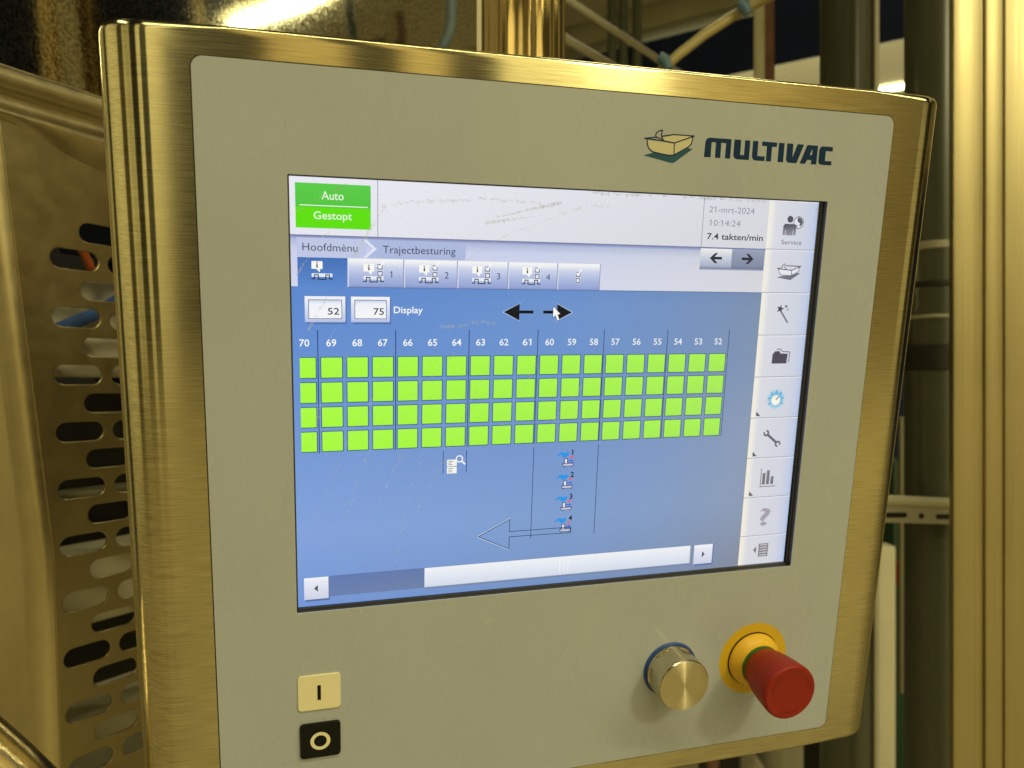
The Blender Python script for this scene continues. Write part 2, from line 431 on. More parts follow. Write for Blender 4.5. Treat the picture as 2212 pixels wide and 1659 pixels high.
# ---------------------------------------------------------------- the display: flat lit picture, one piece per element
ZS = -0.0050
def mixc(a, b, t): return tuple(x*(1-t)+y*t for x, y in zip(a, b))
class UI:
    """flat display element: polygons in millimetres with an sRGB colour per corner, stacked by layer"""
    def __init__(s): s.v = []; s.f = []; s.c = []
    def poly(s, pts, col, layer=1):
        k = len(s.v)
        for i, p in enumerate(pts):
            s.v.append((p[0]*mm, p[1]*mm, ZS+layer*0.00003))
            s.c.append(lin(col[i] if isinstance(col[0], (tuple, list)) else col))
        s.f.append(tuple(range(k, k+len(pts))))
    def rect(s, x0, y0, x1, y1, col, layer=1, top=None, right=None, tr=None):
        """y0 bottom, y1 top; optional colour at top / right"""
        bl = col; tl = top or col; br = right or col; t2 = tr or (top if not right else right) or col
        s.poly([(x0, y0), (x1, y0), (x1, y1), (x0, y1)], [bl, br, t2, tl], layer)
    def grad(s, x0, y0, x1, y1, stops, layer=1, horiz=False):
        """colour stops from bottom to top (or left to right)"""
        for (p, c), (q, d) in zip(stops, stops[1:]):
            if horiz: s.poly([(x0+(x1-x0)*p, y0), (x0+(x1-x0)*q, y0), (x0+(x1-x0)*q, y1), (x0+(x1-x0)*p, y1)], [c, d, d, c], layer)
            else: s.poly([(x0, y0+(y1-y0)*p), (x1, y0+(y1-y0)*p), (x1, y0+(y1-y0)*q), (x0, y0+(y1-y0)*q)], [c, c, d, d], layer)
    def frame(s, x0, y0, x1, y1, w, col, layer=1):
        s.rect(x0, y0, x1, y0+w, col, layer); s.rect(x0, y1-w, x1, y1, col, layer)
        s.rect(x0, y0+w, x0+w, y1-w, col, layer); s.rect(x1-w, y0+w, x1, y1-w, col, layer)
    def line(s, pts, w, col, layer=1, closed=False):
        q = list(pts)+([pts[0]] if closed else [])
        for a, b in zip(q, q[1:]):
            dx, dy = b[0]-a[0], b[1]-a[1]; L = math.hypot(dx, dy) or 1
            nx, ny = -dy/L*w/2, dx/L*w/2; ex, ey = dx/L*w/2, dy/L*w/2
            s.poly([(a[0]+nx-ex, a[1]+ny-ey), (a[0]-nx-ex, a[1]-ny-ey), (b[0]-nx+ex, b[1]-ny+ey), (b[0]+nx+ex, b[1]+ny+ey)], col, layer)
    def disc(s, x, y, r, col, layer=1, n=28, ry=None):
        s.poly([(x+r*math.cos(2*PI*i/n), y+(ry or r)*math.sin(2*PI*i/n)) for i in range(n)], col, layer)
    def ring(s, x, y, r, w, col, layer=1, n=28):
        P = [(2*PI*i/n) for i in range(n+1)]
        for a, b in zip(P, P[1:]):
            s.poly([(x+(r-w/2)*math.cos(a), y+(r-w/2)*math.sin(a)), (x+(r+w/2)*math.cos(a), y+(r+w/2)*math.sin(a)),
                    (x+(r+w/2)*math.cos(b), y+(r+w/2)*math.sin(b)), (x+(r-w/2)*math.cos(b), y+(r-w/2)*math.sin(b))], col, layer)
    def text(s, t, x0, x1, y, cap, col, layer=2, bold=0.0):
        vs, fs = text_geo(t, bold); hv, _ = text_geo('H', 0.0)
        ch = max(v[1] for v in hv); xa = min(v[0] for v in vs); xb = max(v[0] for v in vs)
        sx = (x1-x0)/(xb-xa) if x1 is not None else cap/ch; sy = cap/ch
        k = len(s.v)
        for v in vs:
            s.v.append(((x0+(v[0]-xa)*sx)*mm, (y+v[1]*sy)*mm, ZS+layer*0.00003)); s.c.append(lin(col))
        s.f += [tuple(i+k for i in f) for f in fs]
    def mesh(s, name):
        me = bpy.data.meshes.new(name); me.from_pydata(s.v, [], s.f); me.update()
        at = me.color_attributes.new('pixel', 'FLOAT_COLOR', 'POINT')
        for i, c in enumerate(s.c): at.data[i].color = (*c, 1)
        return me
    def link(s, name, parent=None, label=None):
        o = link(name, s.mesh(name), M['lit'], parent)
        if label: o['label'] = label
        return o

WHT, INK, DK = (246, 247, 252), (42, 46, 58), (20, 24, 34)
base = UI()
# picture ground: header, menu row, blue work area, side strip
base.rect(-149.9, 83.9, 115.4, 111.5, (233, 234, 243), 1, (236, 237, 246), (214, 216, 222), (218, 219, 226))  # header duller at the right, glare put into the colour
base.grad(-149.9, 58.8, 115.4, 83.8, [(0, (214, 218, 240)), (.75, (203, 210, 236)), (.93, (176, 186, 220)), (1, (110, 120, 170))], 1)
base.poly([(-20, 58.8), (115.4, 58.8), (115.4, 77.5), (-20, 77.5)], [(214, 218, 240), (217, 218, 223), (212, 214, 220), (203, 210, 236)], 1.4)
base.poly([(-20, 77.5), (115.4, 77.5), (115.4, 82.05), (-20, 82.05)], [(203, 210, 236), (212, 214, 220), (190, 196, 208), (176, 186, 220)], 1.4)
xs = [-149.9, -100, -50, 0, 50, 85, 115.2]
ys = [-111.2, -70, -20, 20, 50, 58.7]
cg = {0: [(118, 152, 216), (132, 164, 222), (118, 154, 214), (103, 146, 212), (96, 140, 210), (94, 138, 208)],
      3: [(120, 148, 196), (128, 160, 208), (118, 150, 204), (110, 148, 206), (110, 148, 206), (104, 144, 204)],
      6: [(134, 142, 160), (142, 158, 184), (140, 157, 184), (130, 150, 180), (128, 148, 178), (124, 144, 176)]}
def bgcol(i, j):  # greyer to the right: glare and viewing angle baked into the display colours
    if i <= 3: return mixc(cg[0][j], cg[3][j], i/3)
    return mixc(cg[3][j], cg[6][j], (i-3)/3)
for i in range(6):
    for j in range(5):
        base.poly([(xs[i], ys[j]), (xs[i+1], ys[j]), (xs[i+1], ys[j+1]), (xs[i], ys[j+1])], [bgcol(i, j), bgcol(i+1, j), bgcol(i+1, j+1), bgcol(i, j+1)], 1)
base.rect(-121.8, 58.5, 115.2, 58.9, (92, 112, 160), 1.5)
base.rect(-107.1, 83.9, -106.8, 111.5, (120, 122, 150), 2); base.rect(73.5, 83.7, 73.8, 111.4, (120, 122, 150), 2)
base.rect(-149.9, 83.6, 115.4, 84.0, (118, 124, 160), 2)
screen = base.link('screen', panel, 'lit colour display with blue work area and green grid')

u = UI(); u.rect(-146.5, 87.3, -110.4, 108.7, (96, 226, 20), 2); u.grad(-146.5, 97.0, -110.4, 108.7, [(0, (104, 214, 40)), (.08, (84, 200, 66)), (1, (92, 206, 76))], 2.4)
u.rect(-144.6, 97.9, -111.9, 98.35, (236, 250, 226), 3)
u.text('Auto', -134.1, -123.5, 101.1, 3.9, (240, 252, 226), 3, 0.004); u.text('Gestopt', -138, -119.6, 91.7, 3.6, (240, 252, 226), 3, 0.004)
u.link('status_field', screen)
u = UI(); u.rect(-146.3, 73.3, -112.6, 82.6, (192, 202, 232), 2); u.poly([(-112.6, 73.3), (-61.9, 73.3), (-61.9, 82.2), (-112.6, 82.6), (-108.2, 77.9)], (174, 187, 224), 2)
u.line([(-112.9, 81.9), (-108.4, 77.9), (-112.9, 74.0)], 1.3, (224, 230, 248), 3)
u.text('Hoofdm\u00e8nu', -143.6, -117.0, 76.3, 3.7, (76, 80, 102), 3); u.text('Trajectbesturing', -104.5, -67.2, 76.0, 3.7, (70, 75, 100), 3)
u.link('breadcrumb_bar', screen)

def bubble(u, x, y, L=4):     # x,y = lower left of the wave symbol
    u.poly([(x, y+5.2), (x+5.3, y+5.2), (x+5.3, y+9.0), (x, y+9.0)], (250, 250, 244), L)
    u.poly([(x+2.2, y+5.3), (x+4.2, y+5.3), (x+3.9, y+3.5)], (250, 250, 244), L)
    u.rect(x+2.3, y+5.8, x+3.0, y+7.5, INK, L+1); u.rect(x+2.3, y+7.9, x+3.0, y+8.5, INK, L+1)
def wave(u, x, y, w=10.0, L=4):
    u.rect(x, y+1.3, x+w, y+3.0, (232, 238, 250), L-0.5)
    pts = [(0, .3), (.14, .3), (.14, 2.3), (.32, 2.3), (.32, .1), (.68, .1), (.68, 2.3), (.86, 2.3), (.86, .3), (1, .3)]
    u.line([(x+a*w, y+b) for a, b in pts], 0.5, INK, L+1)
def checks(u, x, y, L=4):     # two small boxes, the upper one ticked
    for k in (0, 1):
        u.rect(x-.2, y+k*3.4-.2, x+2.9, y+k*3.4+2.9, (226, 232, 246), L); u.frame(x, y+k*3.4, x+2.6, y+k*3.4+2.6, .42, (70, 76, 100), L+1)
    u.line([(x+.5, y+5.2), (x+1.2, y+4.3), (x+3.0, y+7.2)], .75, (252, 252, 255), L+2)
    u.line([(x+.5, y+4.7), (x+1.2, y+3.9)], .3, (70, 76, 100), L+1.5)
u = UI(); u.rect(-146.1, 58.4, -122.0, 73.1, (94, 138, 208), 3, (70, 114, 184)); bubble(u, -139.4, 62.3); wave(u, -139.4, 62.3); u.link('menu_tab', screen, 'selected blue menu tab with info bubble')
tx = [(-121.7, -93.8), (-93.6, -66.0), (-65.7, -38.7), (-38.4, -11.1), (-10.8, 13.5)]
for k, (a, b) in enumerate(tx):
    u = UI(); w = b-a
    u.grad(a, 58.8, b, 73.0, [(0, (128, 146, 198)), (.07, (150, 166, 214)), (.35, (170, 184, 224)), (.7, (204, 212, 236)), (.9, (240, 241, 244)), (1, (248, 247, 244))], 2.5)
    u.rect(b-.3, 58.8, b, 73.0, (112, 118, 152), 3.5); u.rect(a, 58.8, a+.25, 73.0, (236, 236, 246), 3.5)
    if k < 4:
        bubble(u, a+7.6, 61.5); wave(u, a+7.6, 61.4); checks(u, a+14.5, 64.4)
        u.text(str(k+1), a+20.9, None, 63.8, 3.3, (66, 72, 96), 5)
    else: checks(u, a+10.2, 62.6)
    u.link('menu_tab', screen)

for x0, x1, s, ta, tb in ((-143.0, -123.2, '52', -131.9, -126.2), (-120.4, -100.9, '75', -109.2, -103.9)):
    u = UI()
    u.grad(x1-.2, 40.2, x1+1.0, 53.2, [(0, (62, 92, 150)), (1, (108, 146, 206))], 2, True)
    u.grad(x0+.8, 39.9, x1+.4, 41.2, [(0, (96, 134, 198)), (1, (62, 92, 150))], 2)
    u.grad(x0, 41.0, x1, 54.0, [(0, (176, 190, 228)), (.12, (196, 206, 238)), (.85, (238, 240, 250)), (1, (248, 248, 252))], 3)
    u.frame(x0+1.7, 42.7, x1-1.6, 52.4, .35, (78, 96, 138), 4)
    u.grad(x0+2.0, 43.0, x1-1.9, 52.1, [(0, (248, 248, 250)), (.8, (240, 244, 250)), (1, (206, 216, 236))], 4)
    u.text(s, ta, tb, 44.9, 3.3, (30, 32, 40), 5, 0.008)
    u.link('number_field', screen)
u = UI(); u.text('Display', -98.9, -84.0, 45.8, 3.3, (248, 250, 255), 4, 0.012); u.link('field_caption', screen)

BLK = (16, 20, 27)  # black lifted, screen haze put into the colour
u = UI(); u.poly([(-40.6, 46.6), (-31.8, 42.1), (-31.8, 45.9), (-24.0, 45.9), (-24.0, 47.5), (-31.8, 47.5), (-31.8, 51.1)], BLK, 3)
u.line([(-31.5, 51.2), (-40.9, 46.6)], .3, (196, 214, 240), 2.5); u.line([(-31.5, 42.0), (-40.9, 46.5)], .3, (196, 214, 240), 2.5); u.link('arrow_symbol', screen)
u = UI(); u.poly([(-18.4, 45.9), (-10.5, 45.9), (-10.5, 42.1), (-1.9, 46.6), (-10.5, 51.1), (-10.5, 47.5), (-18.4, 47.5)], BLK, 3)
u.line([(-10.8, 51.3), (-1.6, 46.7)], .3, (196, 214, 240), 2.5); u.line([(-10.8, 41.9), (-1.6, 46.5)], .3, (196, 214, 240), 2.5); u.link('arrow_symbol', screen)
u = UI()
cp = [(-12.7, 49.7), (-12.7, 43.9), (-11.3, 45.1), (-10.2, 42.2), (-9.1, 42.6), (-10.2, 45.5), (-8.7, 45.7)]
u.line(cp, .35, (20, 24, 30), 4, True); u.poly(cp[:3]+[cp[5], cp[6]], (252, 252, 246), 5); u.poly([cp[2], cp[3], cp[4], cp[5]], (252, 252, 246), 5)
u.link('mouse_pointer', screen)

PX = 12.92
for k in range(19):
    n = 70-k; x = -135.8+(k-1)*PX
    u = UI(); c = x+5.5-2.5 if k else -143.6-2.4
    u.text(str(n), c, c+4.9, 28.9-.025*k, 3.45, mixc((250, 252, 255), (232, 236, 240), k/18), 3, 0.012); u.link('column_number', screen)
cells = {}
for k in range(19):
    for r in range(4):
        x0 = -135.8+(k-1)*PX; x1 = x0+11.1
        if k == 0: x0, x1 = -145.9, -137.8
        y1 = 23.4-r*12.88-.02*k*0.6; y0 = y1-11.05
        u = UI(); a = mixc((168, 252, 62), (168, 236, 92), k/18)
        u.rect(x0, y0, x1, y1, (26, 76, 92), 2)
        u.rect(x0+(.35 if k else 0), y0+.4, x1-.4, y1-.35, a, 3, mixc(a, (176, 255, 84), .5))
        u.link('green_square', screen)
LN = (36, 56, 112)
for x in (-137.0, -97.9, -59.1, -20.9, 17.7, 56.6, 96.0):
    u = UI(); u.rect(x-.22, -27.0, x+.22, 37.1, mixc(LN, (74, 84, 116), (x+137)/233), 2.5); u.link('divider_line', screen)
for x, y in ((-72.1, -41.5), (-59.25, -41.3)):
    u = UI(); u.rect(x-.18, y, x+.18, -28.6, LN, 2.5); u.link('divider_line', screen)
for x in (-20.95, 17.7):
    u = UI(); y = -28.7
    while y > -82:
        u.rect(x-.18, max(y-13.2, -82.4), x+.18, y, LN, 2.5); y -= 13.5
    u.link('divider_line', screen)
u = UI()
for y in (-37.3, -41.4):
    u.rect(-70, y, -64.6, y+3.7, (246, 246, 238), 3)
    for q, wd in ((2.7, 2.6), (1.8, 1.6), (.9, 2.2)): u.rect(-69.2, y+q-.15, -69.2+wd, y+q+.2, (110, 112, 112), 4)
u.ring(-63.2, -33.4, 1.75, .6, (248, 250, 252), 5); u.line([(-62.0, -34.6), (-60.2, -36.3)], .8, (248, 250, 252), 5); u.link('document_symbol', screen)
for k in range(4):
    dy = -13.0*k - (.1 if k else 0); X = 0.0
    u = UI()
    u.poly([(-6.9, -34.4+dy), (-5.2, -32.6+dy), (-3.6, -32.3+dy), (-2.4, -33.0+dy), (-.6, -32.2+dy), (.4, -33.6+dy), (-1.0, -35.0+dy), (-3.4, -35.6+dy), (-4.0, -34.3+dy), (-5.2, -33.9+dy), (-6.3, -35.0+dy)], (44, 150, 232), 3)
    u.poly([(.2, -35.2+dy), (1.3, -34.5+dy), (3.1, -35.2+dy), (1.5, -36.0+dy)], (232, 96, 110), 3)
    u.poly([(-.4, -37.2+dy), (1.4, -37.2+dy), (1.4, -36.7+dy), (3.1, -37.5+dy), (1.4, -38.3+dy), (1.4, -37.8+dy), (-.4, -37.8+dy)], (70, 106, 226), 3)
    u.rect(-2.6, -38.9+dy, -.6, -36.0+dy, (50, 54, 96), 3); u.rect(-2.2, -38.8+dy, -1.0, -36.4+dy, (236, 238, 246), 4)
    u.rect(-3.6, -40.7+dy, 3.0, -38.6+dy, (50, 54, 96), 3.5); u.grad(-3.2, -40.3+dy, 2.6, -39.0+dy, [(0, (240, 240, 250)), (1, (120, 124, 180))], 4.5)
    u.rect(-2.6, -41.3+dy, -2.2, -40.6+dy, DK, 3); u.rect(1.8, -41.3+dy, 2.2, -40.6+dy, DK, 3)
    u.text(str(k+1), 1.5, None, -34.1+dy, 3.0, (14, 18, 26), 5, 0.02)
    u.link('valve_symbol', screen)
u = UI(); ap = [(-51.5, -79.0), (-33.6, -70.0), (-33.6, -77.3), (3.1, -77.3), (3.1, -80.7), (-33.6, -80.4), (-33.7, -87.7)]
u.line(ap, .36, (40, 46, 62), 6, True); u.line([(-51.9, -78.6), (-33.5, -69.5)], .28, (206, 220, 242), 5.5); u.line([(-51.9, -79.4), (-33.6, -88.2)], .28, (206, 220, 242), 5.5)
u.link('outline_arrow', screen)

u = UI(); u.rect(-132.8, -106.6, 82.5, -94.8, (108, 130, 176), 2, (98, 124, 178), (118, 128, 152), (112, 124, 152)); u.link('scroll_track', screen)
u = UI(); u.grad(-81.7, -107.2, 81.9, -95.0, [(0, (104, 118, 150)), (.07, (148, 160, 186)), (.09, (214, 222, 236)), (.5, (226, 233, 244)), (1, (242, 244, 248))], 3)
u.rect(81.1, -106.2, 81.9, -95.0, (178, 184, 196), 3.5)
for x in (-2.6, -.1, 2.4): u.rect(x-.2, -104.4, x+.2, -97.0, (248, 248, 250), 4)
u.link('scroll_thumb', screen)
for x0, sgn in ((-146.0, -1), (84.0, 1)):
    u = UI(); u.grad(x0+12.2, -108.3, x0+13.6, -95.4, [(0, (70, 92, 140)), (1, (112, 138, 188))], 2, True); u.grad(x0+.6, -108.6, x0+12.8, -107.2, [(0, (104, 130, 184)), (1, (72, 94, 142))], 2)
    u.grad(x0, -107.4, x0+12.6, -95.1, [(0, (206, 212, 232)), (.8, (232, 235, 246)), (1, (248, 248, 250))], 3)
    cx = x0+6.3; u.poly([(cx+sgn*1.2, -101.3), (cx-sgn*.8, -99.3), (cx-sgn*.8, -103.3)], (84, 88, 96), 4)
    u.link('scroll_button', screen)

# clock and the two page buttons
u = UI(); GR = (146, 148, 166)
u.text('21-mrt-2024', 77.1, 106.0, 103.2, 3.35, GR, 3); u.text('10:14:24', 77.4, 97.5, 95.9, 3.3, GR, 3)
u.text('7.4 takten/min', 76.9, 112.9, 88.4, 3.3, (62, 64, 78), 3, 0.014); u.link('clock_field', screen)
for x0, x1, dn in ((73.6, 93.6, 0), (93.6, 115.0, 1)):
    u = UI()
    if dn: u.grad(x0, 72.2, x1, 83.2, [(0, (112, 122, 152)), (.15, (132, 142, 166)), (.9, (150, 160, 182)), (1, (160, 172, 186))], 3)
    else: u.grad(x0, 72.2, x1, 83.2, [(0, (128, 138, 164)), (.12, (170, 180, 202)), (.6, (206, 212, 224)), (1, (240, 240, 234))], 3)
    c = (x0+x1)/2 if not dn else 104.0; sg = 1 if dn else -1
    u.poly([(c+sg*3.9, 77.9), (c+sg*.7, 80.8), (c-sg*1.2, 80.8), (c+sg*1.0, 78.7), (c-sg*3.8, 78.7), (c-sg*3.8, 77.2), (c+sg*1.0, 77.2), (c-sg*1.2, 75.1), (c+sg*.7, 75.1)], (48, 50, 60), 4)
    u.rect(x0, 71.3, x1, 72.3, (168, 174, 196), 2.5, (128, 134, 160)); u.link('page_button', screen)

# side strip
rows = [111.6, 83.8, 58.7, 33.6, 8.4, -16.8, -41.9, -67.1, -92.2, -111.2]
IC = (92, 94, 106)
def star(u, x, y, r, col, L):
    u.poly([(x+(r if i % 2 == 0 else r*.42)*math.sin(PI*i/5+.2), y+(r if i % 2 == 0 else r*.42)*math.cos(PI*i/5+.2)) for i in range(10)], col, L)
def side_icon(u, i):
    if i == 0:
        u.disc(129.9, 101.3, 1.95, (84, 86, 98), 5); u.poly([(125.6, 92.1), (134.2, 92.1), (134.3, 97.6), (133.2, 98.6), (126.8, 98.6), (125.7, 97.6)], [(150, 150, 162), (150, 150, 162), (88, 90, 102), (88, 90, 102), (88, 90, 102), (88, 90, 102)], 5)
        u.line([(127.3, 92.2), (127.3, 95)], .4, (214, 216, 224), 6); u.line([(132.5, 92.2), (132.5, 95)], .4, (214, 216, 224), 6)
        u.disc(135.7, 99.6, 3.3, (226, 228, 234), 4); u.ring(135.7, 99.6, 3.3, .42, IC, 4.5)
        u.poly([(133.0, 98.6), (134.6, 98.0), (135.2, 97.0), (134.0, 97.3)], IC, 5.2); u.poly([(135.2, 102.6), (137.4, 102.0), (138.6, 99.9), (137.6, 97.6), (136.2, 97.9), (136.6, 99.4), (135.3, 99.7), (134.6, 101.2)], IC, 5.2)
        u.text('Service', 125.2, 138.9, 86.9, 2.5, (98, 100, 114), 5)
    if i == 1:
        u.poly([(124.1, 67.8), (133.6, 66.3), (140.1, 70.4), (138.2, 70.6), (134.0, 69.0), (128, 68.6)], (112, 116, 132), 4)
        u.poly([(125.1, 72.6), (134.0, 71.8), (139.3, 73.9), (138.6, 71.3), (134.0, 68.9), (127.2, 69.2), (125.5, 70.8)], (232, 234, 238), 5)
        u.line([(124.2, 72.8), (134.0, 72.0), (139.9, 74.4), (130, 74.7)], .5, (66, 68, 80), 6); u.line([(134, 72.0), (134, 69.0)], .45, (80, 82, 94), 6)
        u.line([(125.2, 72.5), (125.5, 70.8), (127.0, 69.2), (133.9, 68.9), (138.6, 71.5), (139.2, 74)], .4, (96, 98, 110), 6)
        u.line([(124.2, 72.8), (127.6, 73.6), (127.2, 74.6), (129.2, 75.8), (129.0, 73.8), (130.2, 72.6)], .4, (96, 98, 110), 6)
    if i == 2:
        star(u, 128.7, 49.3, 2.7, (72, 74, 86), 5); star(u, 132.6, 50.9, 1.2, (88, 90, 100), 5); star(u, 133.8, 48.9, .8, (88, 90, 100), 5)
        u.line([(129.8, 47.2), (134.2, 41.6)], 1.15, (128, 130, 144), 5)
    if i == 3:
        u.poly([(126.2, 16.6), (136.3, 16.6), (136.7, 22.5), (131.6, 22.7), (130.9, 24.2), (128.0, 24.1), (126.3, 22.3)], (82, 78, 92), 5)
        u.line([(129, 25.3), (131.8, 25.3), (132.7, 23.8), (138.0, 23.6), (137.8, 17.4)], .5, (104, 104, 116), 5)
    if i == 4:
        for r, c in ((6.6, (206, 216, 226)), (5.9, (184, 212, 230)), (5.2, (158, 206, 232)), (4.3, (132, 192, 226))): u.disc(131.5, -5.2, r, c, 4+(6.6-r)*.2, 32)
        u.disc(131.4, -5.9, 3.1, (250, 246, 232), 5)
        for q in range(7):
            a = math.radians(-30+q*40); u.line([(131.5+4.2*math.cos(a), -5.5+4.2*math.sin(a)), (131.5+5.6*math.cos(a), -5.5+5.6*math.sin(a))], .5, (84, 138, 178), 5)
        u.line([(131.8, -5.3), (133.2, -3.9)], .8, (124, 146, 160), 6)
    if i == 5:
        u.line([(128.0, -27.2), (134.5, -32.4)], 1.5, (104, 104, 114), 5)
        for x, y, s in ((127.3, -26.6, 1), (135.3, -33.0, -1)):
            u.ring(x-.3*s, y+.3*s, 1.5, 1.1, (104, 104, 114), 5, 20); u.poly([(x-.3*s, y+.3*s), (x-2.6*s, y+1.6*s), (x-.6*s, y+3*s)], (220, 221, 226), 5.5)
    if i == 6:
        u.line([(126.0, -48.9), (126.0, -60.2), (136.6, -60.2)], .5, (120, 118, 126), 5)
        for x, h in ((127.0, 7.4), (129.9, 9.0), (132.9, 5.0)): u.rect(x, -58.9, x+2.1, -58.9+h, (130, 128, 136), 5, (150, 148, 156), (112, 110, 120))
    if i == 7:
        u.text('?', 127.7, 135.3, -85.3, 10.6, (168, 164, 176), 5, 0.02)
    if i == 8:
        u.rect(129.0, -106.2, 135.8, -97.6, (128, 124, 132), 5)
        for q in range(5): u.rect(129.8, -105.5+q*1.65, 135.0, -104.8+q*1.65, (212, 210, 214), 6)
        u.rect(131.0, -106.1, 131.3, -97.7, (128, 124, 132), 7); u.poly([(125.3, -101.5), (127.3, -99.2), (127.3, -103.7)], (116, 112, 120), 5)
for i in range(9):
    u = UI(); y1, y0 = rows[i], rows[i+1]; t = i/8
    cw = mixc((244, 241, 226), (248, 240, 222), t)
    u.grad(115.3, y0, 148.1, y1, [(0, cw), (.07, mixc((238, 236, 230), (240, 236, 226), t)), (.16, (219, 221, 227)), (.75, mixc((208, 213, 226), (214, 216, 226), t)), (.93, (196, 206, 230)), (1, (178, 194, 228))], 2, True)
    u.rect(115.3, y0, 148.1, y0+.35, (132, 138, 156), 3); u.rect(115.3, y1-.5, 148.1, y1-.05, (240, 242, 246), 3)
    side_icon(u, i)
    if i in (4, 5, 6): u.poly([(118.7, y0+1.4), (121.7, y0+1.4), (118.7, y0+4.4)], (92, 94, 98), 5)
    u.link('side_button', screen)

link('touch_glass', mesh('touch_glass', [(-.1499, -.1119, -.0046), (.1499, -.1119, -.0046), (.1499, .1119, -.0046), (-.1499, .1119, -.0046)], [(0, 1, 2, 3)]), M['smear'], panel)

# dried wipe marks: small ragged spots in lines, on top of the glass
def dirt():
    vs, fs = [], []
    def blob(x, y, r, el=1.0, ang=0):
        k = len(vs); n = 9
        for i in range(n):
            a = 2*PI*i/n; q = r*random.uniform(.6, 1.25); px, py = q*el*math.cos(a), q*math.sin(a)
            vs.append(((x+px*math.cos(ang)-py*math.sin(ang))*mm, (y+px*math.sin(ang)+py*math.cos(ang))*mm, -0.00454+len(fs)*1e-8)); 
        fs.append(tuple(range(k, k+n)))
    def trail(pts, r0, r1, step, jit=.3, skip=0.0):
        L = [0]
        for (a, b), (c, d) in zip(pts, pts[1:]): L.append(L[-1]+math.hypot(c-a, d-b))
        s = 0
        while s < L[-1]:
            for i in range(len(L)-1):
                if L[i] <= s <= L[i+1]: break
            t = (s-L[i])/(L[i+1]-L[i]); x = pts[i][0]*(1-t)+pts[i+1][0]*t; y = pts[i][1]*(1-t)+pts[i+1][1]*t
            g = s/L[-1]; an = math.atan2(pts[i+1][1]-pts[i][1], pts[i+1][0]-pts[i][0])
            if random.random() > skip: blob(x+random.uniform(-jit, jit), y+random.uniform(-jit, jit), (r0+(r1-r0)*g)*random.uniform(.8, 1.6), random.uniform(1, 2.4), an)
            s += step*random.uniform(.5, 1.3)
    trail([(-51.5, 92.6), (-27, 96.8)], .9, .35, .8, .1); trail([(-46, 95.8), (-30, 100), (-12, 104.4)], .4, .9, .7, .15)
    trail([(-104, 99), (-92, 101.5), (-66, 103.5), (-52, 105), (-22, 104)], .6, .5, 1.6, .5, .25)
    trail([(-12, 99), (4, 103.8), (16, 104)], .4, .8, 1.5, .5, .3); trail([(-60, 74.5), (-40, 87), (-20, 95), (0, 102)], .5, .4, 1.8, .4, .3)
    trail([(-149, 93), (-140, 99), (-120, 110)], .4, .8, 1.6, .4, .3); trail([(-146, 65), (-135, 82), (-128, 88)], .5, .4, 1.2, .3, .2)
    trail([(-119, 74), (-113, 84), (-104, 98)], .8, .5, 1.0, .5, .2); trail([(-141, 38), (-137, 45), (-132, 54)], .6, .5, 1.1, .3, .2)
    trail([(-132, 32), (-124, 44), (-114, 54)], .4, .4, 1.0, .5, .35)
    for x0, y0, x1, y1 in ((-144, 9, -138, 23), (-128, 14, -122, 26), (-113, 2, -100, 26), (-124, -24, -108, 4), (-111, -26, -102, -8), (-95, -12, -80, 20), (-92, 0, -66, 26),
                           (-70, -26, -45, 22), (-45, -24, -20, 20), (-20, -26, 10, 10), (45, -27, 92, 4), (-128, -24, -119, -12), (-142, -26, -136, 0), (88, 4, 96, 20),
                           (-140, -60, -126, -30), (-124, -62, -112, -28), (-112, -64, -94, -28), (-98, -90, -84, -30), (-86, -60, -70, -30)):
        trail([(x0, y0), ((x0+x1)/2+random.uniform(-1, 1), (y0+y1)/2), (x1, y1)], .32, .38, 1.1, .7, .35)
    trail([(-76, 38), (-58, 41), (-40, 41)], .9, .6, 2.0, .8, .3)
    trail([(8, 110.5), (60, 110.8), (112, 110.6)], .7, .8, 2.6, .5, .3); trail([(147.6, 108), (147.2, 92)], .8, .6, 1.8, .5, .2)
    for q in range(150): blob(random.uniform(-148, 60), random.uniform(-108, 110), random.uniform(.12, .3))
    me = mesh('water_marks', vs, fs); return me
dm = link('water_marks', dirt(), M['dirt'], panel); dm['kind'] = 'stuff'

